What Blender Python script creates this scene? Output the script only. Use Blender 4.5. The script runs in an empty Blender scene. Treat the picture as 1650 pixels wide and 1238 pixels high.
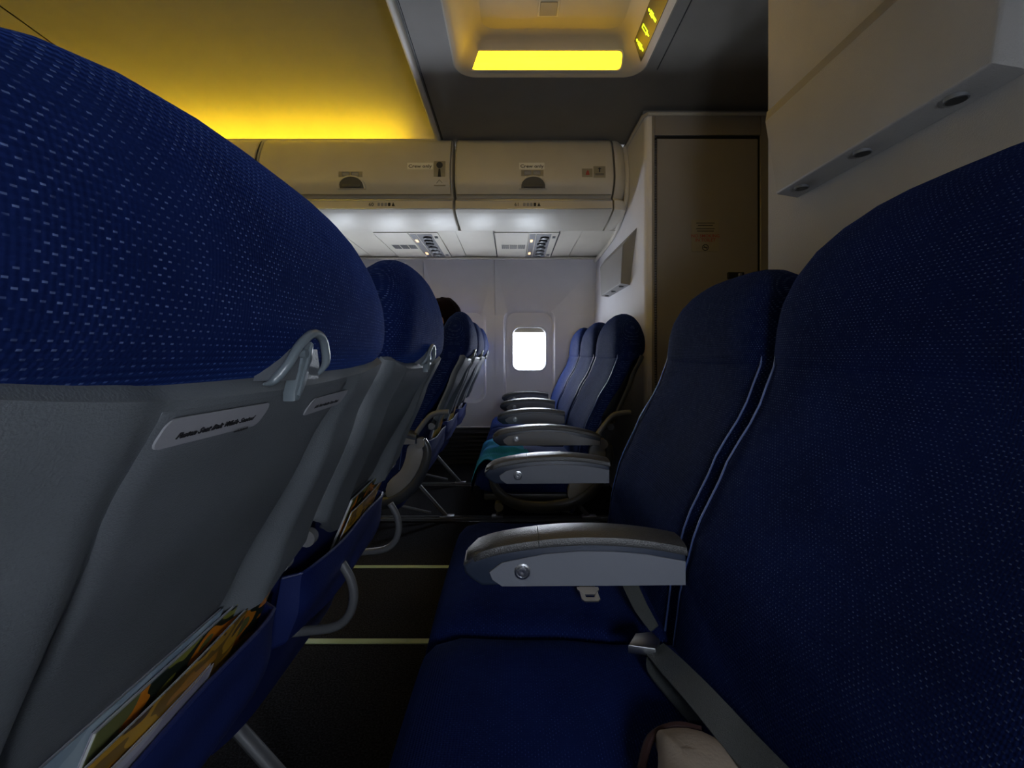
import bpy, bmesh, math, random
from mathutils import Vector, Matrix
random.seed(7)
sc = bpy.context.scene
C = sc.collection
Z0 = 0.82            # all geometry below is written with z measured from eye level, eye level is 0.82 m over the floor

# ------------------------------------------------------------------ camera
cam_d = bpy.data.cameras.new('camera'); cam = bpy.data.objects.new('camera', cam_d); C.objects.link(cam)
cam.location = (0, 0, Z0); cam.rotation_euler = (math.pi/2, 0, 0)
cam_d.sensor_width = 36; cam_d.lens = 680/1650*36; cam_d.shift_y = -49/1650; cam_d.clip_start = 0.01
sc.camera = cam
# ------------------------------------------------------------------ world (overcast daylight outside the windows)
w = bpy.data.worlds.new('sky'); sc.world = w; w.use_nodes = True
bg = w.node_tree.nodes['Background']; bg.inputs[0].default_value = (0.80, 0.88, 1.0, 1); bg.inputs[1].default_value = 26.0
sc.view_settings.view_transform = 'Standard'; sc.view_settings.look = 'None'
sc.view_settings.exposure = 0.6; sc.view_settings.gamma = 1.0; sc.view_settings.use_curve_mapping = False
FAR_Y, NEAR_Y = 3.12, -0.45
WIN_X = [0.128, -0.382, -0.892, -1.402]
def portal(x, y, rx):
    l = bpy.data.lights.new('daylight_portal', 'AREA'); l.shape = 'RECTANGLE'; l.size = 0.27; l.size_y = 0.34
    l.cycles.is_portal = True
    o = bpy.data.objects.new('daylight_portal', l); C.objects.link(o); o.location = (x, y, Z0+0.035); o.rotation_euler = (rx, 0, 0)
NEAR_WIN = [0.28]
for x in WIN_X: portal(x, FAR_Y+0.075, -math.pi/2)
for x in NEAR_WIN: portal(x, NEAR_Y-0.075, math.pi/2)
COVE = 12.0; LAMP = 4.5; READ = 0.5
# ------------------------------------------------------------------ materials
def newmat(name):
    m = bpy.data.materials.new(name); m.use_nodes = True
    return m, m.node_tree.nodes, m.node_tree.links, m.node_tree.nodes['Principled BSDF']
def plastic(name, col, rough=0.45, var=0.08, bump=0.05, scale=300, metal=0.0, spec=0.5):
    m, N, L, P = newmat(name)
    tc = N.new('ShaderNodeTexCoord'); n = N.new('ShaderNodeTexNoise'); n.inputs['Scale'].default_value = 7; n.inputs['Detail'].default_value = 5
    L.new(tc.outputs['Object'], n.inputs['Vector'])
    r = N.new('ShaderNodeValToRGB'); r.color_ramp.elements[0].position = .35; r.color_ramp.elements[1].position = .7
    r.color_ramp.elements[0].color = tuple(c*(1-var) for c in col)+(1,); r.color_ramp.elements[1].color = tuple(min(1, c*(1+var)) for c in col)+(1,)
    L.new(n.outputs['Fac'], r.inputs[0]); L.new(r.outputs[0], P.inputs['Base Color'])
    P.inputs['Roughness'].default_value = rough; P.inputs['Metallic'].default_value = metal; P.inputs['Specular IOR Level'].default_value = spec
    n2 = N.new('ShaderNodeTexNoise'); n2.inputs['Scale'].default_value = scale; L.new(tc.outputs['Object'], n2.inputs['Vector'])
    b = N.new('ShaderNodeBump'); b.inputs['Strength'].default_value = bump; b.inputs['Distance'].default_value = 0.002
    L.new(n2.outputs['Fac'], b.inputs['Height']); L.new(b.outputs[0], P.inputs['Normal'])
    return m
def math_node(N, L, op, a, b=None):
    n = N.new('ShaderNodeMath'); n.operation = op
    for i, v in enumerate((a, b)):
        if v is None: continue
        if isinstance(v, (int, float)): n.inputs[i].default_value = v
        else: L.new(v, n.inputs[i])
    return n.outputs[0]
def fabric(name, base, axis_v='Z', dash=(.20, .26, .42), sheen=.35):
    m, N, L, P = newmat(name)
    tc = N.new('ShaderNodeTexCoord'); s = N.new('ShaderNodeSeparateXYZ'); L.new(tc.outputs['Object'], s.inputs[0])
    M = lambda op, a, b=None: math_node(N, L, op, a, b)
    v = M('MULTIPLY', s.outputs[axis_v], 1/0.0036); u = M('MULTIPLY', s.outputs['Y'], 1/0.0052)
    row = M('FLOOR', v); par = M('MULTIPLY', M('MODULO', M('ABSOLUTE', row), 2.0), 0.5)
    fu = M('FRACT', M('ADD', M('ADD', u, par), 1000.0)); fv = M('FRACT', M('ADD', v, 1000.0))
    d = M('MULTIPLY', M('LESS_THAN', fu, 0.34), M('LESS_THAN', fv, 0.24))
    n = N.new('ShaderNodeTexNoise'); n.inputs['Scale'].default_value = 110; n.inputs['Detail'].default_value = 1; L.new(tc.outputs['Object'], n.inputs['Vector'])
    mr = N.new('ShaderNodeMapRange'); mr.inputs['From Min'].default_value = .36; mr.inputs['From Max'].default_value = .66; L.new(n.outputs['Fac'], mr.inputs[0])
    d = M('MULTIPLY', d, mr.outputs[0])
    n3 = N.new('ShaderNodeTexNoise'); n3.inputs['Scale'].default_value = 9; L.new(tc.outputs['Object'], n3.inputs['Vector'])
    r = N.new('ShaderNodeValToRGB'); r.color_ramp.elements[0].position = .3; r.color_ramp.elements[1].position = .7
    r.color_ramp.elements[0].color = tuple(c*.75 for c in base)+(1,); r.color_ramp.elements[1].color = tuple(c*1.2 for c in base)+(1,)
    L.new(n3.outputs['Fac'], r.inputs[0])
    mx = N.new('ShaderNodeMixRGB'); L.new(d, mx.inputs[0]); L.new(r.outputs[0], mx.inputs[1]); mx.inputs[2].default_value = dash+(1,)
    L.new(mx.outputs[0], P.inputs['Base Color'])
    P.inputs['Roughness'].default_value = .8; P.inputs['Specular IOR Level'].default_value = .02
    P.inputs['Sheen Weight'].default_value = sheen; P.inputs['Sheen Roughness'].default_value = .4; P.inputs['Sheen Tint'].default_value = (.08, .22, 1, 1)
    weave = M('ADD', M('MULTIPLY', M('SINE', M('MULTIPLY', s.outputs['Y'], 2416.0)), .35), M('SINE', M('MULTIPLY', s.outputs[axis_v], 1745.3)))
    b = N.new('ShaderNodeBump'); b.inputs['Strength'].default_value = .35; b.inputs['Distance'].default_value = .001
    L.new(weave, b.inputs['Height'])
    n4 = N.new('ShaderNodeTexNoise'); n4.inputs['Scale'].default_value = 14; n4.inputs['Detail'].default_value = 3; L.new(tc.outputs['Object'], n4.inputs['Vector'])
    b2 = N.new('ShaderNodeBump'); b2.inputs['Strength'].default_value = .25; b2.inputs['Distance'].default_value = .008
    L.new(n4.outputs['Fac'], b2.inputs['Height']); L.new(b.outputs[0], b2.inputs['Normal']); L.new(b2.outputs[0], P.inputs['Normal'])
    return m
def emit(name, col, strength):
    m, N, L, P = newmat(name)
    P.inputs['Base Color'].default_value = col+(1,); P.inputs['Emission Color'].default_value = col+(1,); P.inputs['Emission Strength'].default_value = strength
    return m
def carpet(name, col):
    m, N, L, P = newmat(name)
    tc = N.new('ShaderNodeTexCoord'); n = N.new('ShaderNodeTexNoise'); n.inputs['Scale'].default_value = 220; n.inputs['Detail'].default_value = 6
    L.new(tc.outputs['Object'], n.inputs['Vector'])
    r = N.new('ShaderNodeValToRGB'); r.color_ramp.elements[0].position = .4; r.color_ramp.elements[1].position = .75
    r.color_ramp.elements[0].color = tuple(c*.4 for c in col)+(1,); r.color_ramp.elements[1].color = tuple(c*2 for c in col)+(1,)
    L.new(n.outputs['Fac'], r.inputs[0]); L.new(r.outputs[0], P.inputs['Base Color']); P.inputs['Roughness'].default_value = .95
    P.inputs['Specular IOR Level'].default_value = .1
    b = N.new('ShaderNodeBump'); b.inputs['Strength'].default_value = .8; b.inputs['Distance'].default_value = .004
    L.new(n.outputs['Fac'], b.inputs['Height']); L.new(b.outputs[0], P.inputs['Normal'])
    return m
def cover_art(name, cols, scale=22, rot=0.6, loc=(0, 0, 0)):
    m, N, L, P = newmat(name)
    tc = N.new('ShaderNodeTexCoord'); mp = N.new('ShaderNodeMapping'); mp.inputs['Rotation'].default_value = (rot, 0, 0); mp.inputs['Scale'].default_value = (1, 1, 1.7); mp.inputs['Location'].default_value = loc
    n = N.new('ShaderNodeTexNoise'); n.inputs['Scale'].default_value = scale; n.inputs['Detail'].default_value = 1
    L.new(tc.outputs['Object'], mp.inputs[0]); L.new(mp.outputs[0], n.inputs['Vector'])
    r = N.new('ShaderNodeValToRGB'); r.color_ramp.interpolation = 'CONSTANT'
    e = r.color_ramp.elements
    e[0].position = 0; e[0].color = cols[0]+(1,); e[1].position = .38; e[1].color = cols[1]+(1,)
    for i, c in enumerate(cols[2:]):
        k = e.new(.38+.3*(i+1)/len(cols[1:])); k.color = c+(1,)
    L.new(n.outputs['Fac'], r.inputs[0]); L.new(r.outputs[0], P.inputs['Base Color']); P.inputs['Roughness'].default_value = .3
    return m
def glassmat():
    m, N, L, P = newmat('pane_glass'); out = N['Material Output']
    t = N.new('ShaderNodeBsdfTransparent'); g = N.new('ShaderNodeBsdfGlossy'); g.inputs['Roughness'].default_value = .03
    x = N.new('ShaderNodeMixShader'); x.inputs[0].default_value = .05; L.new(t.outputs[0], x.inputs[1]); L.new(g.outputs[0], x.inputs[2]); L.new(x.outputs[0], out.inputs[0])
    return m
FAB = fabric('blue_fabric', (.006, .013, .066), dash=(.11, .15, .29), sheen=.12); FABH = fabric('blue_fabric_flat', (.005, .011, .062), 'X', (.03, .05, .17), .10)
POCK = plastic('pocket_vinyl', (.008, .018, .11), .5, .15, .2, 400)
PIPE = plastic('blue_piping', (.06, .10, .28), .4)
SHELL = plastic('grey_shell', (.135, .148, .160), .42, .12, .25, 700)
TRAY = plastic('grey_tray', (.12, .13, .142), .4, .12, .25, 700)
TRIMG = plastic('light_grey_plastic', (.20, .20, .21), .4)
DKG = plastic('dark_grey_plastic', (.035, .04, .05), .35)
CAPG = plastic('armrest_cap_grey', (.045, .045, .045), .33, .1, .4, 500)
ARMN = plastic('armrest_navy', (.025, .035, .06), .4)
ARMP = plastic('armrest_panel_grey', (.17, .18, .21), .45, .04)
METAL = plastic('brushed_metal', (.55, .56, .58), .3, .1, .1, 200, 1.0)
ALU = plastic('painted_alloy', (.15, .155, .165), .45, .1, .1, 200, .15)
LATCH = plastic('latch_plastic', (.15, .18, .20), .3)
BLACK = plastic('black_plastic', (.006, .006, .007), .5)
CREAM = plastic('cream_plastic', (.60, .56, .47), .42, .03, .1, 500)
WALLM = plastic('wall_laminate', (.74, .73, .76), .5, .02, .15, 600)
WALLD = plastic('lavatory_laminate', (.28, .26, .24), .5, .03, .2, 600)
BULK = plastic('bulkhead_laminate', (.27, .26, .25), .55, .03, .3, 500)
CEILG = plastic('ceiling_panel_grey', (.23, .215, .195), .6, .04, .2, 500)
CEILY = plastic('ceiling_arch_cream', (.50, .46, .38), .5, .03)
CARP = carpet('dark_carpet', (.020, .020, .024)); DADO = plastic('dado_black', (.035, .035, .038), .6)
STRIPE = plastic('floor_path_strip', (.46, .56, .30), .5, .1)
PLAC = plastic('placard_grey', (.30, .30, .32), .5, .05); INK = plastic('ink_black', (.01, .01, .012), .5); WHITE = plastic('sticker_white', (.85, .83, .74), .5, .03)
REDINK = plastic('ink_red', (.35, .05, .04), .5)
STIK = plastic('sticker_dull', (.30, .27, .20), .5, .1)
GLOW = emit('cove_glow', (1.0, .69, .02), COVE)
WEB = plastic('belt_webbing', (.055, .065, .07), .55, .1, .6, 900)
PAPER = plastic('paper_pages', (.62, .62, .60), .7)
CUP = plastic('latch_cup_grey', (.10, .095, .085), .75)
DKRED = plastic('dark_red_binding', (.02, .003, .003), .8)
TEAL = fabric('teal_blanket', (.03, .34, .52), 'X', (.08, .32, .38), .5)
BEIGE = plastic('beige_cloth', (.28, .23, .18), .8, .1, .3, 300)
SKIN = plastic('skin', (.35, .20, .14), .5); HAIR = plastic('dark_hair', (.008, .003, .003), .7, .3, .6, 120, 0.0, .05); SHIRT = plastic('maroon_shirt', (.05, .012, .014), .8); TROU = plastic('dark_trousers', (.012, .013, .02), .8)
GLASS = glassmat()
def lamp_lens():
    m, N, L, P = newmat('lamp_lens'); tc = N.new('ShaderNodeTexCoord')
    wv = N.new('ShaderNodeTexNoise'); mp = N.new('ShaderNodeMapping'); mp.inputs['Scale'].default_value = (6, 200, 200); L.new(tc.outputs['Object'], mp.inputs[0]); L.new(mp.outputs[0], wv.inputs['Vector']); wv.inputs['Scale'].default_value = 1
    r = N.new('ShaderNodeValToRGB'); r.color_ramp.elements[0].color = (.80, .42, .006, 1); r.color_ramp.elements[1].color = (1, .60, .010, 1); L.new(wv.outputs['Fac'], r.inputs[0])
    L.new(r.outputs[0], P.inputs['Emission Color']); P.inputs['Base Color'].default_value = (.7, .55, .1, 1); P.inputs['Emission Strength'].default_value = LAMP
    return m
LENS = lamp_lens()
SIGNY = emit('sign_green_yellow', (.62, .85, .02), 1.2); AMBER = emit('amber_sign', (1, .55, .25), 1.5)
# ------------------------------------------------------------------ mesh helpers (coordinates: eye level z = 0)
def B(): return bmesh.new()
def ring_loft(bm, rings, close=True, caps=True):
    vs = [[bm.verts.new(p) for p in r] for r in rings]; n = len(rings[0])
    for i in range(len(vs)-1):
        for j in range(n if close else n-1):
            k = (j+1) % n
            bm.faces.new((vs[i][j], vs[i][k], vs[i+1][k], vs[i+1][j]))
    if caps and close:
        bm.faces.new(vs[0][::-1]); bm.faces.new(vs[-1])
    return bm
def box(bm, x0, x1, y0, y1, z0, z1, r=0.0, seg=2):
    t = bmesh.new(); bmesh.ops.create_cube(t, size=1)
    for v in t.verts: v.co = Vector(((x0+x1)/2+v.co.x*(x1-x0), (y0+y1)/2+v.co.y*(y1-y0), (z0+z1)/2+v.co.z*(z1-z0)))
    if r > 0: bmesh.ops.bevel(t, geom=t.edges[:], offset=r, segments=seg, affect='EDGES', profile=.5)
    me = bpy.data.meshes.new('t'); t.to_mesh(me); t.free(); bm.from_mesh(me); bpy.data.meshes.remove(me)
    return bm
def tube(bm, pts, r, seg=10, flat=1.0):
    pts = [Vector(p) for p in pts]; rings = []; prev = None
    for i, p in enumerate(pts):
        d = (pts[min(i+1, len(pts)-1)]-pts[max(i-1, 0)]).normalized()
        a = prev if prev is not None else Vector((0, 1, 0)) if abs(d.y) < .9 else Vector((1, 0, 0))
        a = (a-d*a.dot(d)).normalized(); prev = a; b = d.cross(a)
        rr = r[i] if isinstance(r, (list, tuple)) else r
        rings.append([p+a*math.cos(t*2*math.pi/seg)*rr*flat+b*math.sin(t*2*math.pi/seg)*rr for t in range(seg)])
    return ring_loft(bm, rings)
def smooth_path(pts, n=6):
    P = [Vector(p) for p in pts]; out = []
    for i in range(len(P)-1):
        a, b, c, d = P[max(i-1, 0)], P[i], P[i+1], P[min(i+2, len(P)-1)]
        for k in range(n):
            t = k/n
            out.append(.5*((2*b)+(c-a)*t+(2*a-5*b+4*c-d)*t*t+(3*b-a-3*c+d)*t**3))
    out.append(P[-1]); return out
def smooth_loop(pts, n=3):
    P = [Vector(p) for p in pts]; out = []; m = len(P)
    for i in range(m):
        a, b, c, d = P[i-1], P[i], P[(i+1) % m], P[(i+2) % m]
        for k in range(n):
            t = k/n; out.append(.5*((2*b)+(c-a)*t+(2*a-5*b+4*c-d)*t*t+(3*b-a-3*c+d)*t**3))
    return out
def sheet(bm, fn, nu, nv, thick=None):
    """surface fn(u,v) -> Vector, optional thickness vector"""
    g = [[bm.verts.new(fn(i/nu, j/nv)) for j in range(nv+1)] for i in range(nu+1)]
    for i in range(nu):
        for j in range(nv): bm.faces.new((g[i][j], g[i+1][j], g[i+1][j+1], g[i][j+1]))
    if thick is not None:
        th = Vector(thick)
        h = [[bm.verts.new(g[i][j].co+th) for j in range(nv+1)] for i in range(nu+1)]
        for i in range(nu):
            for j in range(nv): bm.faces.new((h[i][j], h[i][j+1], h[i+1][j+1], h[i+1][j]))
        for i in range(nu):
            bm.faces.new((g[i][0], h[i][0], h[i+1][0], g[i+1][0])); bm.faces.new((g[i][nv], g[i+1][nv], h[i+1][nv], h[i][nv]))
        for j in range(nv):
            bm.faces.new((g[0][j], g[0][j+1], h[0][j+1], h[0][j])); bm.faces.new((g[nu][j], h[nu][j], h[nu][j+1], g[nu][j+1]))
    return bm
def prism(bm, poly, a0, a1, axis='Y', bevel=0, seg=2):
    """poly: 2D points; axis Y: (x,z); axis X: (y,z); axis Z: (x,y)"""
    def P(p, a): return {'Y': (p[0], a, p[1]), 'X': (a, p[0], p[1]), 'Z': (p[0], p[1], a)}[axis]
    t = bmesh.new(); f0 = [t.verts.new(P(p, a0)) for p in poly]; f1 = [t.verts.new(P(p, a1)) for p in poly]; n = len(poly)
    t.faces.new(f0); t.faces.new(f1[::-1])
    for i in range(n): t.faces.new((f0[i], f1[i], f1[(i+1) % n], f0[(i+1) % n]))
    bmesh.ops.recalc_face_normals(t, faces=t.faces[:])
    if bevel:
        caps = [e for e in t.edges if abs((e.verts[0].co-e.verts[1].co)[{'Y': 1, 'X': 0, 'Z': 2}[axis]]) < 1e-6]
        bmesh.ops.bevel(t, geom=caps, offset=bevel, segments=seg, affect='EDGES', profile=.5)
    me = bpy.data.meshes.new('t'); t.to_mesh(me); t.free(); bm.from_mesh(me); bpy.data.meshes.remove(me)
    return bm
def disc(bm, c, n, r, h, seg=20):
    c = Vector(c); n = Vector(n).normalized(); a = n.orthogonal().normalized(); b = n.cross(a)
    rings = [[c+n*(h*q)+(a*math.cos(t*2*math.pi/seg)+b*math.sin(t*2*math.pi/seg))*r for t in range(seg)] for q in (0, 1)]
    return ring_loft(bm, rings)
def rrect(x0, x1, y0, y1, r, n=6):
    out = []
    for cx, cy, a0 in ((x1-r, y1-r, 0), (x0+r, y1-r, 90), (x0+r, y0+r, 180), (x1-r, y0+r, 270)):
        for k in range(n+1):
            a = math.radians(a0+90*k/n); out.append((cx+r*math.cos(a), cy+r*math.sin(a)))
    return out
def lerp_tab(tab, z):
    if z <= tab[0][0]: return tab[0][1]
    for (a, xa), (b, xb) in zip(tab, tab[1:]):
        if z <= b: t = (z-a)/(b-a); t = t*t*(3-2*t)*.35+t*.65; return xa+(xb-xa)*t
    return tab[-1][1]
# ------------------------------------------------------------------ object helpers
def thing(name, label, cat, loc, group=None):
    o = bpy.data.objects.new(name, None); C.objects.link(o); o.empty_display_size = .05
    o.location = (loc[0], loc[1], loc[2]+Z0); o['label'] = label; o['category'] = cat
    if group: o['group'] = group
    return o
def root_loc(p):
    while p.parent: p = p.parent
    return p.location.copy()
def obj(name, bm, mat, parent=None, smooth=True, label=None):
    bmesh.ops.recalc_face_normals(bm, faces=bm.faces[:])
    for v in bm.verts: v.co.z += Z0
    if parent is not None: off = root_loc(parent)
    else:
        xs = [v.co.x for v in bm.verts]; ys = [v.co.y for v in bm.verts]; zs = [v.co.z for v in bm.verts]
        off = Vector(((min(xs)+max(xs))/2, (min(ys)+max(ys))/2, min(zs)))
    for v in bm.verts: v.co -= off
    me = bpy.data.meshes.new(name); bm.to_mesh(me); bm.free(); me.materials.append(mat)
    if smooth:
        for p in me.polygons: p.use_smooth = True
        me.set_sharp_from_angle(angle=math.radians(38))
    o = bpy.data.objects.new(name, me); C.objects.link(o)
    if parent is None: o.location = off
    else: o.parent = parent
    if label: o['label'] = label
    return o
def tag(o, label, cat, group=None):
    o['label'] = label; o['category'] = cat
    if group: o['group'] = group
    return o
def struct(name, bm, mat, parent=None, smooth=True):
    o = obj(name, bm, mat, parent, smooth)
    if parent is None: o['kind'] = 'structure'
    return o
def text(name, s, size, origin, xdir, ydir, mat, parent, depth=.0003, shear=0.0, sx=1.0, align='LEFT'):
    cu = bpy.data.curves.new('t', 'FONT'); cu.body = s; cu.size = size; cu.extrude = depth; cu.shear = shear; cu.align_x = align
    cu.resolution_u = 2; cu.offset = size*.010
    to = bpy.data.objects.new('t', cu); C.objects.link(to)
    me = bpy.data.meshes.new_from_object(to); bpy.data.objects.remove(to); bpy.data.curves.remove(cu)
    X = Vector(xdir).normalized(); Y = Vector(ydir).normalized(); Zd = X.cross(Y)
    bm = bmesh.new(); bm.from_mesh(me); bpy.data.meshes.remove(me); O = Vector(origin)
    for v in bm.verts: v.co = O+X*v.co.x*sx+Y*v.co.y+Zd*v.co.z
    return obj(name, bm, mat, parent, False)

# ================================================================== SETTING
XL = -3.2
bm = B(); box(bm, XL-.2, 2.2, -.7, 3.4, -.87, -.82); floor = struct('floor', bm, CARP, smooth=False)
for i, (y, wd) in enumerate(((1.20, .020), (1.62, .018))):
    bm = B(); box(bm, XL, .75, y-wd/2, y+wd/2, -.82, -.8165, .001, 1); struct('trim_%d' % (i+1), bm, STRIPE)
for i, y in enumerate((.17, .72, 2.08, 2.63)):
    bm = B(); box(bm, XL, .60, y-.018, y+.018, -.82, -.812, .001, 1); box(bm, XL, .60, y-.018, y-.011, -.812, -.806); box(bm, XL, .60, y+.011, y+.018, -.812, -.806)
    struct('trim_%d' % (i+3), bm, ALU)

def wall_profile(z):   # side wall leans inward near the top
    return -0.10*max(0, (z-.35)/.34)**2 if z > .35 else 0
def window_panel(bm, cx, xa, xb, yw, sgn, cz=.035, z0=-.54, z1=.70):
    """sgn=+1: far wall (room is on the -y side)"""
    n = 9
    hole = rrect(cx-.122, cx+.122, cz-.158, cz+.158, .055, n)
    mid = rrect(cx-.138, cx+.138, cz-.176, cz+.176, .065, n)
    inn = rrect(cx-.172, cx+.172, cz-.37, cz+.27, .075, n)
    out = rrect(cx-.190, cx+.190, cz-.40, cz+.30, .085, n)
    edge = []
    for k, (x, z) in enumerate(out):      # project outward to panel rectangle
        q = k//(n+1); t = (k % (n+1))/n
        X1, Z1, X0, Zb = xb, z1, xa, z0
        if q == 0: p = (X1, z) if t < .5 else (x, Z1)
        elif q == 1: p = (x, Z1) if t < .5 else (X0, z)
        elif q == 2: p = (X0, z) if t < .5 else (x, Zb)
        else: p = (x, Zb) if t < .5 else (X1, z)
        if abs(t-.5) < .06: p = [(X1, Z1), (X0, Z1), (X0, Zb), (X1, Zb)][q]
        edge.append(p)
    def R(pts, d): return [Vector((x, yw+sgn*(d+wall_profile(z)), z)) for x, z in pts]
    # subdivide the flat region so that it follows the lean
    rings = [R(edge, 0)]
    rings.append(R([(e[0]*.5+o[0]*.5, e[1]*.5+o[1]*.5) for e, o in zip(edge, out)], 0))
    rings += [R(out, 0), R(inn, .028), R(mid, .030), R(hole, .034), R(hole, .075)]
    ring_loft(bm, rings, True, False)
wf = bpy.data.objects.new('wall_far', None); C.objects.link(wf); wf['kind'] = 'structure'; wf.location = (-1.2, FAR_Y, Z0-.54)
edges = [.66]+[(a+b)/2 for a, b in zip(WIN_X, WIN_X[1:])]+[-1.657]
for i, cx in enumerate(WIN_X):
    bm = B(); window_panel(bm, cx, edges[i+1]+.0015, edges[i]-.0015, FAR_Y, 1); obj('wall_panel', bm, WALLM, wf)
bm = B(); box(bm, XL, -1.66, FAR_Y-.005, FAR_Y+.03, -.54, .72); obj('wall_panel', bm, WALLM, wf)
# lining behind the panels blocks stray daylight
def backing(yw, s, xs):
    bm = B()
    cols = sorted(xs); zc = .035; y0, y1 = sorted((yw+s*.076, yw+s*.11))
    box(bm, XL-.2, 2.2, y0, y1, -.85, zc-.155); box(bm, XL-.2, 2.2, y0, y1, zc+.155, 1.4)
    px = XL-.2
    for c in cols: box(bm, px, c-.119, y0, y1, zc-.155, zc+.155); px = c+.119
    box(bm, px, 2.2, y0, y1, zc-.155, zc+.155)
    return bm
struct('wall_outer_far', backing(FAR_Y, 1, WIN_X), WALLM, smooth=False)
struct('wall_outer_near', backing(NEAR_Y, -1, NEAR_WIN), WALLM, smooth=False)
wn = bpy.data.objects.new('wall_near', None); C.objects.link(wn); wn['kind'] = 'structure'; wn.location = (-1.0, NEAR_Y, Z0-.54)
ed = [.535, .025]
for i, cx in enumerate(NEAR_WIN):
    bm = B(); window_panel(bm, cx, ed[i+1]+.0015, ed[i]-.0015, NEAR_Y, -1); obj('wall_panel', bm, WALLM, wn)
bm = B(); box(bm, XL, .02, NEAR_Y-.02, NEAR_Y, -.82, .72); obj('wall_panel', bm, WALLM, wn)
bm = B(); box(bm, .54, .66, NEAR_Y-.02, NEAR_Y, -.82, .72); obj('wall_panel', bm, WALLM, wn)
bm = B(); box(bm, -1.0, .66, NEAR_Y-.02, NEAR_Y, -.82, -.54); obj('dado_panel', bm, DADO, wn)
def window(n, cx, yw, s):
    bm = B(); cz = .035
    fr = [(-.126, .158+.004, .057), (-.112, .148, .05), (-.106, .142, .046)]
    o = [Vector((x, yw+s*.031, z)) for x, z in rrect(cx-.134, cx+.134, cz-.170, cz+.170, .060, 9)]
    a = [Vector((x, yw+s*.022, z)) for x, z in rrect(cx-.130, cx+.130, cz-.166, cz+.166, .058, 9)]
    b = [Vector((x, yw+s*.024, z)) for x, z in rrect(cx-.122, cx+.122, cz-.158, cz+.158, .054, 9)]
    c = [Vector((x, yw+s*.045, z)) for x, z in rrect(cx-.117, cx+.117, cz-.153, cz+.153, .050, 9)]
    ring_loft(bm, [o, a, b, c], True, False)
    f = struct('window_%d' % n, bm, WALLM)
    bm = B(); ring_loft(bm, [[Vector((x, yw+s*d, z)) for x, z in rrect(cx-.118, cx+.118, cz-.154, cz+.154, .050, 9)] for d in (.046, .049)])
    obj('pane', bm, GLASS, f)
    bm = B(); box(bm, cx-.114, cx+.114, yw+min(s*.036, s*.041), yw+max(s*.036, s*.041), cz+(.122 if s > 0 else .06), cz+.162, .002, 1); obj('window_shade', bm, CREAM, f)
    bm = B(); box(bm, cx-.045, cx+.045, yw+min(s*.030, s*.036), yw+max(s*.030, s*.036), cz+.124, cz+.129, .001, 1); obj('shade_grip', bm, CREAM, f)
for i, cx in enumerate(WIN_X): window(i+1, cx, FAR_Y, 1)
for i, cx in enumerate(NEAR_WIN): window(i+5, cx, NEAR_Y, -1)
# dado with horizontal air slats on the far wall
bm = B(); box(bm, XL, .62, FAR_Y-.004, FAR_Y+.03, -.82, -.545); dado = struct('baseboard_far', bm, DADO, smooth=False)
for k in range(8):
    z = -.565-k*.031
    bm = B(); prism(bm, [(FAR_Y-.004, z), (FAR_Y-.004, z-.02), (FAR_Y-.022, z-.024), (FAR_Y-.024, z-.018)], XL+.05, .60, 'X')
    obj('slat', bm, DADO, dado, False)
bm = B(); box(bm, XL, .62, FAR_Y-.012, FAR_Y, -.548, -.538, .003, 1); struct('trim_7', bm, WALLM)

# ceiling: arched, lit part (left) and flat lowered part (right)
arch = [(2.40, 1.08), (2.395, 1.13), (2.37, 1.18), (2.32, 1.22), (2.22, 1.255), (2.05, 1.29), (1.8, 1.315), (1.38, 1.33), (.95, 1.315), (.7, 1.28), (.5, 1.2), (.42, 1.1), (.42, .9), (.5, .8), (.42, .72), (.2, .70), (-.47, .68)]
bm = B(); ap = smooth_path([(0, y, z) for y, z in arch], 4)
def strip(bm, path, x0, x1, th=.01):
    r = [[Vector((x, p.y, p.z)) for p in path] for x in (x0, x1)]
    ring_loft(bm, r, False, False)
strip(bm, ap, XL, -1.954); r1 = B()
ceil = bpy.data.objects.new('ceiling', None); C.objects.link(ceil); ceil['kind'] = 'structure'; ceil.location = (0, 1.38, Z0+1.12)
obj('ceiling_panel', bm, CEILY, ceil)
bm = B(); strip(bm, ap, -1.946, -.372); obj('ceiling_panel', bm, CEILY, ceil)
bm = B(); box(bm, -1.96, -1.94, .7, 2.38, 1.335, 1.34); obj('panel_joint', bm, BLACK, ceil)
# lowered flat panel with hole
HX0, HX1, HY0, HY1 = -.215, .515, .93, 1.70
n = 8
hole = rrect(HX0, HX1, HY0, HY1, .07, n)
edge = []
for k, (x, y) in enumerate(hole):
    q = k//(n+1); t = (k % (n+1))/n; X0, X1, Y0, Y1 = -.368, 1.75, .30, 2.26
    if q == 0: p = (X1, y) if t < .5 else (x, Y1)
    elif q == 1: p = (x, Y1) if t < .5 else (X0, y)
    elif q == 2: p = (X0, y) if t < .5 else (x, Y0)
    else: p = (x, Y0) if t < .5 else (X1, y)
    if abs(t-.5) < .07: p = [(X1, Y1), (X0, Y1), (X0, Y0), (X1, Y0)][q]
    edge.append(p)
bm = B()
ring_loft(bm, [[Vector((x, y, 1.12)) for x, y in edge], [Vector((x, y, 1.12)) for x, y in rrect(HX0-.012, HX1+.012, HY0-.012, HY1+.012, .08, n)]], True, False)
obj('lowered_panel', bm, CEILG, ceil)
bm = B()
def RR(d, z, r): return [Vector((x, y, z)) for x, y in rrect(HX0+d, HX1-d, HY0+d, HY1-d, r, n)]
ring_loft(bm, [RR(-.012, 1.12, .08), RR(-.006, 1.117, .075), RR(.0, 1.120, .07), RR(.014, 1.13, .07), RR(.055, 1.20, .065), RR(.075, 1.222, .06), RR(.10, 1.232, .05)], True, False)
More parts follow.
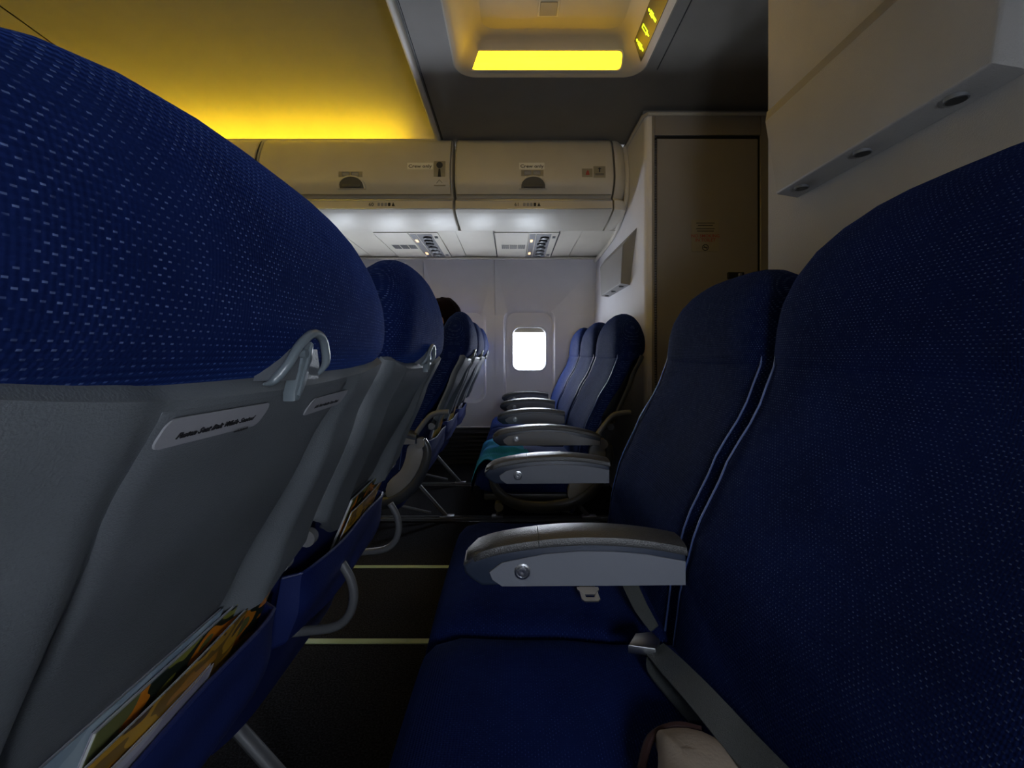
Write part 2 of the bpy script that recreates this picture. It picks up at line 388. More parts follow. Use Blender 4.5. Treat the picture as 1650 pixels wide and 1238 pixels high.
top = RR(.10, 1.232, .05); vs = [bm.verts.new(p) for p in top]; bm.faces.new(vs)
obj('light_recess', bm, CEILY, ceil)
bm = B(); box(bm, XL, 2.2, -.6, 3.3, 1.40, 1.43); obj('crown_panel', bm, CEILG, ceil)
bm = B(); box(bm, -.366, 1.8, .28, .31, .70, 1.40); obj('crown_panel', bm, CEILG, ceil)
bm = B(); box(bm, -.366, 1.8, -.5, .28, .70, .73); obj('crown_panel', bm, CEILG, ceil)
bm = B(); box(bm, -.372, -.366, .3, 2.4, 1.12, 1.40); obj('step_edge', bm, CEILG, ceil)
bm = B(); tube(bm, smooth_path([(-.386, .4, 1.124), (-.386, 1.2, 1.124), (-.386, 2.17, 1.124), (-.392, 2.225, 1.13)], 3), .016, 10); struct('trim_8', bm, CREAM)
bm = B(); tube(bm, [(.572, .9, 1.119), (.568, 1.3, 1.119), (.572, 1.66, 1.119)], .0022, 6); struct('trim_9', bm, BLACK)
bm = B(); tube(bm, [(-.362, .4, 1.119), (-.362, 2.2, 1.119)], .0025, 6); struct('trim_10', bm, BLACK)

# end walls
bm = B(); box(bm, XL-.05, XL, -.5, 3.2, -.82, 1.4); struct('wall_front', bm, WALLD, smooth=False)
# far lavatory: front wall (x = .61) and aisle side with door (y = 1.93)
bm = B(); prism(bm, rrect(.61, 1.8, 1.93, 3.19, .03, 5), -.82, 1.10, 'Z')
bmesh.ops.delete(bm, geom=[f for f in bm.faces if f.normal.y < -.99], context='FACES')
lav = struct('wall_lavatory', bm, WALLM)
bm = B()
box(bm, .64, .652, 1.926, 1.96, -.82, 1.10, .002, 1); box(bm, 1.136, 1.8, 1.926, 1.96, -.82, 1.10, .002, 1); box(bm, .652, 1.136, 1.926, 1.96, .998, 1.10, .002, 1)
box(bm, .62, 1.8, 1.945, 1.965, -.82, 1.10)
struct('trim_11', bm, WALLD)
bm = B(); tube(bm, [(.606, 3.1, 1.095), (.606, 1.95, 1.095), (.62, 1.927, 1.095), (1.75, 1.927, 1.095)], .009, 8); struct('trim_12', bm, CREAM)
bm = B(); box(bm, .604, 1.8, 1.945, 3.15, 1.10, 1.125); struct('trim_13', bm, CEILG, smooth=False)
bm = B(); box(bm, .664, 1.128, 1.934, 1.944, -.80, .986, .003, 1); door = struct('door_1', bm, WALLD)
bm = B(); box(bm, .652, .664, 1.936, 1.945, -.80, .992); box(bm, .664, 1.136, 1.936, 1.945, .986, .998); box(bm, 1.128, 1.136, 1.936, 1.945, -.8, .99); obj('door_seal', bm, BLACK, door)
hb = B()
for k in range(150):
    z = -.79+k*.0118; box(hb, .6535, .6590, 1.929, 1.937, z, z+.008)
h = obj('piano_hinge', hb, METAL, door, False); h['kind'] = 'stuff'
bm = B(); box(bm, .985, 1.06, 1.922, 1.936, .342, .372, .003, 1); hd = obj('lock_plate', bm, BLACK, door)
bm = B(); box(bm, 1.03, 1.045, 1.914, 1.924, .349, .366, .002, 1); obj('lock_slide', bm, METAL, hd)
# no smoking sign
bm = B(); box(bm, .822, .948, 1.9315, 1.9345, .468, .612); sg = obj('no_smoking_sign', bm, STIK, door, False)
text('lettering', 'NO SMOKING', .0205, (.885, 1.931, .532), (1, 0, 0), (0, 0, 1), REDINK, sg, align='CENTER')
text('lettering', 'IN TOILET', .0205, (.885, 1.931, .513), (1, 0, 0), (0, 0, 1), REDINK, sg, align='CENTER')
for k in range(4):
    bm = B(); wd = (.042, .034, .042, .038)[k]; z = .598-k*.011 - (.004 if k > 1 else 0); box(bm, .885-wd, .885+wd, 1.9305, 1.932, z-.002, z+.001); obj('small_print', bm, INK, sg, False)
bm = B(); cpt = (.885, 1.9308, .486)
ring = [(cpt[0]+.0135*math.cos(a*math.pi/12), cpt[1], cpt[2]+.0135*math.sin(a*math.pi/12)) for a in range(25)]; tube(bm, ring, .0016, 5)
tube(bm, [(cpt[0]-.0095, cpt[1], cpt[2]+.0095), (cpt[0]+.0095, cpt[1], cpt[2]-.0095)], .0014, 5); box(bm, cpt[0]-.009, cpt[0]+.009, cpt[1]-.001, cpt[1]+.001, cpt[2]-.0018, cpt[2]+.0018)
obj('cigarette_symbol', bm, INK, sg, False)
# near bulkhead
bm = B(); prism(bm, rrect(.65, 2.1, -.46, 1.075, .006, 2), -.82, 1.12, 'Z'); struct('wall_bulkhead', bm, BULK)
bm = B(); box(bm, 1.75, 1.85, 1.0, 3.2, -.82, 1.12); struct('wall_aft', bm, WALLD, smooth=False)
# moulded boxes with three openings on the two bulkheads
def oxy_box(y0, y1, xw, dz, label):
    t = thing('service_box', label, 'wall box', (xw, (y0+y1)/2, .355+dz))
    L_ = y1-y0; s = 1
    zt, zb = .615+dz, .355+dz
    bm = B()
    # faces: outline on the wall, and front outline
    wl = [(y0-.12, zt), (y1+.115, zt), (y1, zb), (y0, zb)]
    fr = [(y0-.02, zt-.06), (y1+.05, zt-.06), (y1-.0, zb), (y0+.0, zb)]
    v0 = [bm.verts.new((xw-.001, y, z)) for y, z in wl]; v1 = [bm.verts.new((xw-.045 if i < 2 else xw-.050, y, z+(.008 if i > 1 else 0))) for i, (y, z) in enumerate(fr)]
    bm.faces.new(v1)
    bm.faces.new(v0)
    for i in range(4): bm.faces.new((v0[i], v0[(i+1) % 4], v1[(i+1) % 4], v1[i]))
    bmesh.ops.recalc_face_normals(bm, faces=bm.faces[:])
    bmesh.ops.bevel(bm, geom=[e for e in bm.edges if all(v.co.x < xw-.01 for v in e.verts)], offset=.005, segments=3, affect='EDGES', profile=.5)
    obj('housing', bm, BULK, t)
    for k in range(3):
        y = y0+(.15+.365*k)*L_
        bm = B(); c = Vector((xw-.027, y, zb+.0035)); seg = 20
        rings = [[c+Vector((math.cos(a*2*math.pi/seg)*r, math.sin(a*2*math.pi/seg)*r*1.0, d)) for a in range(seg)] for r, d in ((.0135, .004), (.0135, -.0035), (.0115, -.0035), (.0108, .003))]
        ring_loft(bm, rings, True, False); obj('nozzle_rim', bm, ALU, t)
        bm = B(); disc(bm, (xw-.027, y, zb-.001), (0, 0, 1), .0113, .003); obj('nozzle_opening', bm, BLACK, t)
    return t
oxy_box(.527, .96, .65, 0, 'large grey moulded wall box with three round holes, above the nearest last-row seats')
oxy_box(2.18, 2.66, .61, 0, 'small grey moulded box high on lavatory wall beyond the aisle, behind far seats')

# ================================================================== OVERHEAD BINS
DOOR = [(2.205, 1.115), (2.178, 1.09), (2.15, 1.03), (2.13, .96), (2.122, .90), (2.128, .855), (2.155, .815)]
BODY = [(2.60, 1.08), (2.36, 1.08), (2.26, 1.095), (2.22, 1.12), (2.20, 1.10), (2.17, 1.03), (2.15, .96), (2.142, .90), (2.15, .86), (2.185, .822), (2.205, .812), (2.19, .795), (2.168, .789), (2.165, .74), (2.185, .733), (2.20, .728), (2.28, .712), (2.40, .700), (2.60, .700)]
def door_y(z):
    t = sorted((z_, y_) for y_, z_ in DOOR); return lerp_tab(t, z)
def bin_unit(x0, x1, label, lx, num, extra):
    t = thing('overhead_bin', label, 'overhead bin', ((x0+x1)/2, 2.4, .70), 'overhead bins above the far seats')
    bm = B(); prism(bm, BODY, x0+.004, x1-.004, 'X', .006, 2); obj('bin_body', bm, CREAM, t)
    bm = B(); dp = smooth_path([(0, y, z) for y, z in DOOR], 4)
    outer = [(p.y, p.z) for p in dp]; inner = [(p.y+.017, p.z) for p in dp][::-1]
    prism(bm, outer+inner, x0+.012, x1-.012, 'X', .005, 3); dr = obj('bin_door', bm, CREAM, t)
    # latch cup
    bm = B(); zc = .85; poly = []
    for k in range(15):
        a = math.pi*k/14; poly.append((lx+.060*math.cos(a), zc-.014+.052*math.sin(a)**.8))
    sh = lambda s_, d: [Vector((lx+(p[0]-lx)*s_, door_y(p[1])-d, zc+(p[1]-zc)*s_)) for p in poly]
    ring_loft(bm, [sh(1.20, -.004), sh(1.17, .007), sh(1.02, .008), sh(1.0, .003)], True, False); la = obj('latch_bezel', bm, CREAM, dr)
    bm = B(); ring_loft(bm, [sh(1.02, -.006), sh(1.02, .0055)]); obj('latch_cup', bm, CUP, la)
    bm = B(); box(bm, lx-.046, lx+.046, door_y(.850)-.009, door_y(.850), .838, .853, .003, 2); obj('latch_paddle', bm, CUP, la)
    bm = B(); box(bm, x0+.012, x1-.012, 2.160, 2.172, .742, .746, .001, 1); obj('chrome_strip', bm, METAL, t)
    bm = B(); box(bm, x0+.012, x1-.012, 2.162, 2.172, .785, .789, .001, 1); obj('chrome_strip', bm, METAL, t)
    if num:
        nx = num[1]; text('row_number', num[0], .024, (nx, 2.1625, .757), (1, 0, 0), (0, 0, 1), INK, t, sx=1.1)
        for k in range(4):
            bm = B(); box(bm, nx+.045+k*.018, nx+.058+k*.018, 2.1625, 2.166, .757, .774, .002, 1); obj('seat_symbol', bm, PLAC if k < 3 else INK, t)
        bm = B(); prism(bm, [(nx+.118, .757), (nx+.134, .757), (nx+.126, .776)], 2.1625, 2.166, 'Y'); obj('arrow_symbol', bm, INK, t, False)
    for kind, xa, xb, za, zb, mat in extra:
        bm = B(); ys = [door_y(za+(zb-za)*k/4)-.0022 for k in range(5)]
        sheet(bm, lambda u, v: Vector((xa+(xb-xa)*u, door_y(za+(zb-za)*v)-.0022, za+(zb-za)*v)), 2, 4, (0, .0012, 0)); st = obj('sticker', bm, mat, dr, False)
        zc_ = (za+zb)/2; yy = door_y(zc_)-.0038; up = (0, door_y(zb)-door_y(za), zb-za)
        if kind == 'crew': text('lettering', 'Crew only', .0245, ((xa+xb)/2, door_y(za+.007)-.0038, za+.008), (1, 0, 0), up, INK, st, sx=1.12, align='CENTER')
        if kind == 'icons':
            bm = B(); disc(bm, ((xa+xb)/2, door_y(zb-.03)-.0022, zb-.022), (0, -1, 0), .016, .0015); obj('round_symbol', bm, DKG, st)
            bm = B(); prism(bm, [((xa+xb)/2-.008, zc_-.02), ((xa+xb)/2+.008, zc_-.02), ((xa+xb)/2+.004, zc_+.02), ((xa+xb)/2-.004, zc_+.02)], yy, yy+.003, 'Y'); obj('bottle_symbol', bm, INK, st)
            bm = B(); tube(bm, [((xa+xb)/2-.014, yy, za+.01), ((xa+xb)/2, yy, za+.028), ((xa+xb)/2+.014, yy, za+.012)], .001, 5); obj('line_symbol', bm, DKG, st)
        if kind == 'two':
            for q in (.3, .7):
                bm = B(); xx = xa+(xb-xa)*q; box(bm, xx-.018, xx+.018, yy, yy+.002, zc_-.01, zc_+.01, .004, 2); obj('blurred_symbol', bm, PLAC, st)
        if kind == 'fire':
            bm = B(); prism(bm, [((xa+xb)/2-.009, zc_-.012), ((xa+xb)/2+.011, zc_-.012), ((xa+xb)/2+.008, zc_+.004), ((xa+xb)/2+.002, zc_+.014), ((xa+xb)/2-.005, zc_+.002)], yy, yy+.003, 'Y'); obj('flame_symbol', bm, REDINK, st)
        if kind == 'med':
            bm = B(); box(bm, (xa+xb)/2-.003, (xa+xb)/2+.003, yy, yy+.002, zc_-.002, zc_+.02); box(bm, (xa+xb)/2-.008, (xa+xb)/2+.008, yy, yy+.002, zc_+.014, zc_+.018); box(bm, xa+.008, xb-.008, yy, yy+.002, za+.012, za+.02); obj('kit_symbol', bm, DKG, st)
    return t
bin_unit(-.296, .522, 'rightmost overhead bin with a centred sticker reading Crew only and small square notices', .107, ('61', .012),
         [('crew', .036, .164, .928, .963, WHITE), ('two', .046, .158, .892, .924, STIK), ('line', .065, .15, .884, .890, WHITE), ('fire', .352, .405, .888, .932, STIK), ('med', .410, .470, .885, .945, STIK)])
bin_unit(-1.292, -.300, 'wide middle overhead bin with its Crew only sticker near the right edge', -.81, ('60', -.735),
         [('crew', -.528, -.398, .928, .963, WHITE), ('icons', -.394, -.336, .846, .972, STIK), ('two', -.872, -.752, .888, .916, STIK)])
bin_unit(-2.29, -1.296, 'overhead bin mostly hidden behind the nearest headrest, under the yellow cove light', -1.8, None, [])
# bin end fairing next to the lavatory wall
bm = B(); rings = []
for k in range(7):
    a = k/6; x = .526+.075*a; sh = 1-.16*(a**2.5)
    cy, cz = 2.60, .90
    rings.append([Vector((x, cy+(y-cy)*sh, cz+(z-cz)*(1-.10*a**3))) for y, z in BODY])
ring_loft(bm, rings); struct('trim_14', bm, CREAM)
bm = B(); tube(bm, smooth_path([(.598, 2.24, 1.09), (.598, 2.20, .98), (.598, 2.19, .9), (.598, 2.24, .78), (.598, 2.5, .69), (.598, 3.08, .665)], 5), .012, 8); struct('trim_15', bm, CREAM)
# ledge and cove lamp
cl = thing('cove_light', 'long yellow cove lamp tube hidden on top of the overhead bins', 'light', (-1.8, 2.3, 1.10))
bm = B(); tube(bm, [(XL+.1, 2.305, 1.112), (-.58, 2.305, 1.112)], .011, 10); obj('lamp_tube', bm, GLOW, cl)
bm = B(); box(bm, XL+.05, -.42, 2.285, 2.325, 1.086, 1.10, .002, 1); obj('lamp_tray', bm, TRIMG, cl)
cn = thing('cove_light', 'added yellow cove lamp tube over the near side, out of view, helps light the bins', 'light', (-1.8, .47, 1.08))  # unseen near-side tube, added to throw yellow light on the bins
bm = B(); tube(bm, [(XL+.1, .50, 1.16), (-1.05, .50, 1.16)], .011, 10); obj('lamp_tube', bm, GLOW, cn)
bm = B(); box(bm, XL, -.40, 2.212, 2.225, 1.10, 1.128, .004, 2); struct('trim_16', bm, CREAM)
# ceiling lamp in the recess
cl2 = thing('ceiling_lamp', 'wide yellow glowing ceiling lamp in the recess over the aisle', 'light', (.13, 1.68, 1.13))
def on_recess(x, s):  # s 0..1 from the rim up the far slope
    return Vector((x, 1.686-.041*s, 1.13+.07*s))
nrm = Vector((0, -.07, -.041)).normalized()
pts = rrect(-.166, .434, .04, .80, .05, 6)
def q2(p, d, sc_=1): # keep corner radius in metres
    return on_recess(.134+(p[0]-.134)*sc_, p[1])+nrm*d
def lens_ring(gx, gy, d):
    out = []
    for x, y in rrect(-.166+gx, .434-gx, .002+gy, .066-gy, .016, 6):
        s = y/.0811; out.append(on_recess(x, s*1.0)+nrm*d)
    return out
bm = B(); ring_loft(bm, [lens_ring(-.004, -.004, -.002), lens_ring(-.004, -.004, .006), lens_ring(0, 0, .007), lens_ring(.003, .003, .004)], True, False); obj('lamp_frame', bm, CREAM, cl2)
bm = B(); ring_loft(bm, [lens_ring(.002, .002, .0), lens_ring(.002, .002, .005)]); obj('lamp_lens', bm, LENS, cl2)
cl3 = thing('ceiling_lamp', 'added unseen twin of the yellow recess lamp at the near recess edge, helps light the bins', 'light', (.13, .95, 1.13))  # second recess lamp, out of view, added to brighten the bin doors
def near_ring(gx, gy, d):
    return [Vector((p.x, 2.63-p.y, p.z)) for p in lens_ring(gx, gy, d)]
bm = B(); ring_loft(bm, [near_ring(-.004, -.004, -.002), near_ring(-.004, -.004, .006), near_ring(0, 0, .007), near_ring(.003, .003, .004)], True, False); obj('lamp_frame', bm, CREAM, cl3)
bm = B(); ring_loft(bm, [near_ring(.002, .002, .0), near_ring(.002, .002, .005)]); obj('lamp_lens', bm, LENS, cl3)
# square speaker in recess top
sp = thing('ceiling_speaker', 'small square amber-lit cover in the top of the ceiling recess', 'ceiling fitting', (.13, 1.50, 1.225))
bm = B(); box(bm, .092, .168, 1.462, 1.538, 1.226, 1.233, .002, 1); obj('frame', bm, CREAM, sp)
bm = B(); box(bm, .099, .161, 1.469, 1.531, 1.2235, 1.228, .002, 1); obj('cover_plate', bm, STIK, sp)
# lavatory sign on right slope of the recess
ls = thing('lavatory_sign', 'small lit sign with two green-yellow figures and a seat symbol beside ceiling lamp', 'sign', (.49, 1.50, 1.15))
P0 = Vector((.500, 1.50, 1.133)); up = Vector((-.041, 0, .07)).normalized(); al = Vector((0, 1, 0)); nn = Vector((-.07, 0, -.041)).normalized()
def sgp(a, b, d): return P0+al*a+up*b+nn*d
bm = B(); ring_loft(bm, [[sgp(a, b, d) for a, b in rrect(-.185, .165, -.002, .066, .012, 4)] for d in (-.002, .003)]); obj('sign_panel', bm, DKG, ls)
def icon(pieces, a0, name):
    bm = B()
    for poly in pieces: ring_loft(bm, [[sgp(a0+a, .032+b, d) for a, b in poly] for d in (.003, .0045)])
    obj(name, bm, SIGNY, ls, False)
def circ(r, b): return [(r*math.cos(k*math.pi/5), b+r*math.sin(k*math.pi/5)) for k in range(10)]
man = [circ(.0052, .0215), [(-.009, .014), (.009, .014), (.010, -.003), (.006, -.003), (.0055, .0), (-.0055, .0), (-.006, -.003), (-.010, -.003)], [(-.0055, 0), (-.0006, 0), (-.0006, -.024), (-.0055, -.024)], [(.0006, 0), (.0055, 0), (.0055, -.024), (.0006, -.024)]]
woman = [circ(.0052, .0215), [(-.006, .014), (.006, .014), (.012, -.010), (-.012, -.010)], [(-.005, -.010), (-.001, -.010), (-.001, -.024), (-.005, -.024)], [(.001, -.010), (.005, -.010), (.005, -.024), (.001, -.024)]]
seat = [[(-.009, .02), (-.005, .02), (-.005, -.004), (-.009, -.004)], [(-.009, .024), (.009, .024), (.009, .02), (-.009, .02)], [(.005, .02), (.009, .02), (.009, -.004), (.005, -.004)], [(-.009, -.004), (.011, -.004), (.011, -.009), (-.009, -.009)], [(-.003, -.009), (.005, -.009), (.003, -.022), (-.002, -.022)]]
icon(man, -.055, 'man_symbol'); icon(seat, .015, 'seat_symbol'); icon(woman, .085, 'woman_symbol')

# ================================================================== PASSENGER SERVICE PANELS under the bins
def psu_z(y): return .700-.012*(y-2.4)/.68
def slab(bm, x0, x1, y0, y1, h=0, th=.012, sk=0.0):
    v = []
    for x, y in ((x0, y0), (x1, y0), (x1+sk, y1), (x0+sk, y1)):
        v.append((x, y, psu_z(y)-h))
    a = [bm.verts.new(p) for p in v]; b = [bm.verts.new((p[0], p[1], p[2]+th)) for p in v]
    bm.faces.new(a); bm.faces.new(b[::-1])
    for i in range(4): bm.faces.new((a[i], b[i], b[(i+1) % 4], a[(i+1) % 4]))
def service_unit(cx, label):
    t = thing('reading_light_unit', label, 'light unit', (cx, 2.72, psu_z(2.72)), 'passenger service panels under the bins')
    bm = B(); slab(bm, cx-.27, cx-.075, 2.43, 3.05, .004, .010); obj('speaker_panel', bm, CREAM, t, False)
    bm = B(); slab(bm, cx-.070, cx+.10, 2.43, 3.05, .004, .010); obj('control_panel', bm, CREAM, t, False)
    for k in range(3):
        bm = B(); x = cx-.235+.052*k
        for j in range(8): slab(bm, x+j*.0058, x+j*.0058+.0034, 2.68, 2.77, .0055, .003)
        g = obj('speaker_grille', bm, DKG, t, False); g['kind'] = 'stuff'
    bm = B(); slab(bm, cx-.066, cx-.032, 2.46, 3.03, .006, .004); obj('sign_strip', bm, TRIMG, t, False)
    for k, y in enumerate((2.56, 2.86)):
        bm = B(); slab(bm, cx-.058, cx-.044, y, y+.05, .0075, .003); obj('lit_symbol', bm, AMBER, t, False)
    bm = B(); slab(bm, cx-.026, cx+.060, 2.46, 3.03, .0058, .003); obj('control_plate', bm, TRIMG, t, False)
    for k in range(3):
        y = 2.52+k*.065
        bm = B(); c = Vector((cx+.026-.006*k, y, psu_z(y)-.006)); seg = 18
        ring_loft(bm, [[c+Vector((math.cos(a*2*math.pi/seg)*r, math.sin(a*2*math.pi/seg)*r*.9, -d)) for a in range(seg)] for r, d in ((.028, 0), (.026, .010), (.018, .012), (.014, .004))], True, False)
        rr = obj('reading_light', bm, DKG, t)
        bm = B(); disc(bm, c+Vector((0, 0, -.006)), (0, 0, -1), .014, .002); obj('lens', bm, METAL, rr)
    for k in range(3):
        y = 2.74+k*.085
        bm = B(); c = Vector((cx+.018, y, psu_z(y)-.006))
        ring_loft(bm, [[c+Vector((math.cos(a*math.pi/9)*r, math.sin(a*math.pi/9)*r, -d)) for a in range(18)] for r, d in ((.030, 0), (.028, .008), (.020, .014), (.012, .016), (.010, .010))], True, False)
        rr = obj('air_nozzle', bm, ALU, t)
        bm = B(); disc(bm, c+Vector((0, 0, -.008)), (0, 0, -1), .010, .003); obj('nozzle_core', bm, BLACK, rr)
    for k in range(2):
        bm = B(); slab(bm, cx+.070, cx+.088, 2.50+k*.42, 2.53+k*.42, .0075, .003); obj('call_button', bm, DKG, t, False)
    return t
service_unit(.17, 'service panel with round vents and speaker grille under the rightmost bin')
service_unit(-.53, 'service panel with round vents and lit amber symbols, next to nearest headrest edge')
us = bpy.data.objects.new('trim_17', None); C.objects.link(us); us['kind'] = 'structure'; us.location = (0, 2.7, Z0+.70)
for x0, x1 in ((-3.2, -1.55), (-1.55, -1.3), (-1.297, -.995), (-.992, -.808), (-.425, -.325), (-.322, -.108), (.275, .40), (.403, .60)):
    bm = B(); slab(bm, x0+.001, x1-.001, 2.405, 3.085, 0, .012); obj('filler_panel', bm, CREAM, us, False)
bm = B(); box(bm, XL, .61, 2.40, 3.12, .704, .735); obj('backing_sheet', bm, CREAM, us, False)
for x in (-.106, .274):
    bm = B(); box(bm, x-.0014, x+.0014, 2.41, 3.08, .685, .70); obj('joint', bm, BLACK, us, False)
bm = B(); box(bm, XL, .60, 2.99, 3.10, .675, .684, .003, 2); struct('trim_18', bm, CREAM)

# ================================================================== SEATS
FRONT = [(-.50, .238), (-.375, .25), (-.285, .27), (-.18, .318), (-.08, .376), (-.01, .400), (.05, .405), (.12, .415)]
SHR = [(-.66, .28), (-.46, .335), (-.34, .365), (-.29, .388), (-.26, .402), (-.10, .470), (-.02, .508), (.02, .52)]   # rear of the shell
def front(z): return lerp_tab(FRONT, z)
def shr(z): return lerp_tab(SHR, z)
HW = .226
def se(t, n): return max(0.0, 1-abs(t)**n)**(1/n)
TS = [-1, -.995, -.98, -.95, -.9, -.82, -.7, -.55, -.38, -.2, 0, .2, .38, .55, .7, .82, .9, .95, .98, .995, 1]
def airline_seat(yc, dx, label, group, top=.175, latch=False, arm=(1,), aisle=0, legs=(), rearshell=True, hook=(), hw=.226, hn=2.7):
    HW = hw
    t = thing('airline_seat', label, 'seat', (dx+.05, yc, -.82), group)
    # headrest
    ring = [(.500, -.020), (.46, -.034), (.42, -.030), (.402, -.015), (.404, .03), (.408, .075), (.418, .12), (.440, .158), (.472, .175), (.503, .165), (.524, .130), (.535, .085), (.536, .04), (.530, .004), (.514, -.014)]
    ring = smooth_loop([(x, 0, z) for x, z in ring], 3)
    rings = []
    for tt in TS:
        k = se(tt, hn if tt < 0 else 2.7); e = .12+.88*se(tt, 4); pts = []
        for p in ring:
            z = p.z
            if z > .0: z = z*(top/.175)*k
            else: z = z*(.6+.4*e)
            x = .47+(p.x-.47)*e
            fz = max(0, 1-abs(z-.05)/.12)
            if p.x < .45: x += .010*(1-tt*tt)-.006
            pts.append(Vector((dx+x, yc+tt*(HW+.004), z)))
        rings.append(pts)
    bm = B(); ring_loft(bm, rings); obj('headrest', bm, FAB, t)
    # backrest cushion
    zs = [-.50, -.49, -.46, -.42, -.375, -.33, -.285, -.23, -.18, -.13, -.08, -.04, -.012]
    rings = []
    for tt in TS:
        e = .10+.90*se(tt, 3.8); pts = []
        for z in zs:
            xf = front(z); xm = (xf+shr(z))/2
            dent = .022*(1-abs(tt)**2.4)*math.exp(-((z+.20)/.16)**2)+.006*(1-tt*tt)
            pts.append(Vector((dx+xm+(xf+dent-xm)*e, yc+tt*HW, z)))
        for z in zs[::-1]:
            xf = front(z); xr = shr(z)-.018-.034*min(1, max(0, (-.10-z)/.12)); xm = (xf+shr(z))/2
            pts.append(Vector((dx+xm+(xr-xm)*e, yc+tt*HW, z)))
        rings.append(pts)
    bm = B(); ring_loft(bm, rings); bk = obj('backrest', bm, FAB, t)
    for s in (-1, 1):
        path = []
        for z in [-.47+.03*k for k in range(17)]:
            e = .10+.90*se(.93, 3.8); xf = front(z); path.append((dx+(xf+shr(z))/2+(xf-(xf+shr(z))/2)*e*1.0-.001, yc+s*.93*HW, z))
        bm = B(); tube(bm, path, .0016, 6); obj('piping', bm, PIPE, bk)
    # seat cushion
    xs = [-.142, -.138, -.12, -.08, 0, .08, .16, .22, .262]
    rings = []
    for tt in TS:
        e = .25+.75*se(tt, 6); pts = []
        for x in xs:
            f = min(1, (x+.142)/.06); zt = -.490+.048*math.sqrt(max(0, 1-(1-f)**2)) + .012*min(1, max(0, (x-.02)/.2)) * (-1) + .010*(1-tt*tt)
            zt += -.006*math.cos(x*40)*.3
            pts.append(Vector((dx+x, yc+tt*HW, -.515+(zt+.515)*e)))
        for x in xs[::-1]:
            pts.append(Vector((dx+max(x, -.125), yc+tt*HW*.98, -.515-(.035 if x > -.1 else .02)*e)))
        rings.append(pts)
    bm = B(); ring_loft(bm, rings); cu = obj('seat_cushion', bm, FABH, t)
    bm = B(); box(bm, dx-.11, dx+.27, yc-HW+.012, yc+HW-.012, -.575, -.548, .008, 2); obj('seat_pan', bm, DKG, t)
    # cross tubes under the pan
    for x in (-.05, .19):
        bm = B(); tube(bm, [(dx+x, yc-.242, -.592), (dx+x, yc+.242, -.592)], .017, 12); obj('frame_tube', bm, ALU, t)
    # back shell with tray recess
    if rearshell:
        def sf(u, v):
            tt = u*2-1; z = -.012-(.300-.060*max(0, (abs(tt)-.5)/.5)**1.4)*v
            lipz = .006*math.cos(tt*math.pi/2)
            w_in = .50-(.10*v if tt < 0 else 0); a = abs(tt)
            q = min(1, max(0, (a-w_in)/.14)); rec = (.003+.034*v**.8)*(1-q*q*(3-2*q))
            edge_ = .014*max(0, (a-.93)/.07)**2
            bulge = .006*math.exp(-((v-.02)/.05)**2)
            return Vector((dx+shr(z)+.010-rec-edge_-(.012*max(0, (.04-v)/.04)**2)+bulge*0, yc+tt*(HW+.001), z-lipz+(.012*abs(tt)**3 if v < .3 else .012*abs(tt)**3*(1-(v-.3)/.7))))
        bm = B(); sheet(bm, sf, 60, 26, (-.010, 0, -.004)); sh = obj('back_shell', bm, SHELL, t)
        # tray table lying in the recess
        def tf(u, v):
            tt = -.52+.11*v+u*(1.04-.16*v); z = -.030-.262*v
            rec = (.003+.034*((z+.012)/-.300)**.8)
            r = .004*min(1, min(u, 1-u)/.02)*min(1, min(v, 1-v)/.03)
            return Vector((dx+shr(z)+.010-rec+r+.0012, yc+tt*HW, z-.006*math.cos(tt*math.pi/2)+.002))
        bm = B(); sheet(bm, tf, 30, 14, (-.006, 0, -.002)); tr = obj('tray_table', bm, TRAY, t)
        for s in (-1, 1):
            bm = B(); disc(bm, (dx+shr(-.285)-.006, yc+s*.213, -.285), (0, s, 0), .013, .014, 16); obj('tray_hinge', bm, TRIMG, t)
        # lower back fabric panel
        bm = B(); sheet(bm, lambda u, v: Vector((dx+shr(-.26-.36*v)-.032-.02*(abs(u*2-1)**6), yc+(u*2-1)*HW*.99, -.26-.36*v)), 16, 8, (-.012, 0, 0)); obj('lower_back_panel', bm, POCK, t)
        # literature pocket
        def pf(u, v):
            tt = u*2-1; z = -.352-.118*v+.004*math.sin(tt*5); k = se(tt, 4)
            bul = (.034-.002*v)*k+(.006*math.sin(math.pi*v)*k)+.0035*math.sin(v*9+tt*3)*k*(.3+v)
            if v > .85: bul *= 1-((v-.85)/.15)**2*.8
            return Vector((dx+.358-.022*v-.012+bul, yc+tt*(HW-.004), z))
        bm = B(); sheet(bm, pf, 36, 16, (-.003, 0, 0)); pk = obj('literature_pocket', bm, POCK, t)
        bm = B(); tube(bm, [pf(k/30, 0)+Vector((-.0015, 0, 0)) for k in range(31)], .0028, 8); obj('pocket_hem', bm, POCK, pk)
    if latch:
        zc = -.020; xc = dx+.5215
        Lp = lambda a_, b_, d: Vector((dx+d+(.523 if b_ > -.012 else .517), yc+a_*.86-.004, b_))
        arc = [(-.064, -.022, .006), (-.054, -.020, .008), (-.048, -.008, .010), (-.036, .006, .013), (-.016, .016, .015), (.003, .014, .015), (.014, .004, .014), (.019, -.010, .012), (.017, -.022, .008)]
        bm = B(); ap_ = smooth_path([Lp(*p) for p in arc], 5); tube(bm, ap_, [.0036*min(1, .25+i/8, .25+(len(ap_)-1-i)/8) for i in range(len(ap_))], 10); lb = obj('latch_bezel', bm, LATCH, t)
        bm = B(); poly = [(yc+p[0]*.86-.004, p[1]) for p in arc[1:]]; prism(bm, poly, dx+.510, dx+.530, 'X'); obj('latch_plate', bm, TRAY, lb)
        bm = B(); disc(bm, (dx+.530, yc-.020, .000), (1, 0, 0), .0035, .005, 12); obj('pin', bm, LATCH, lb)
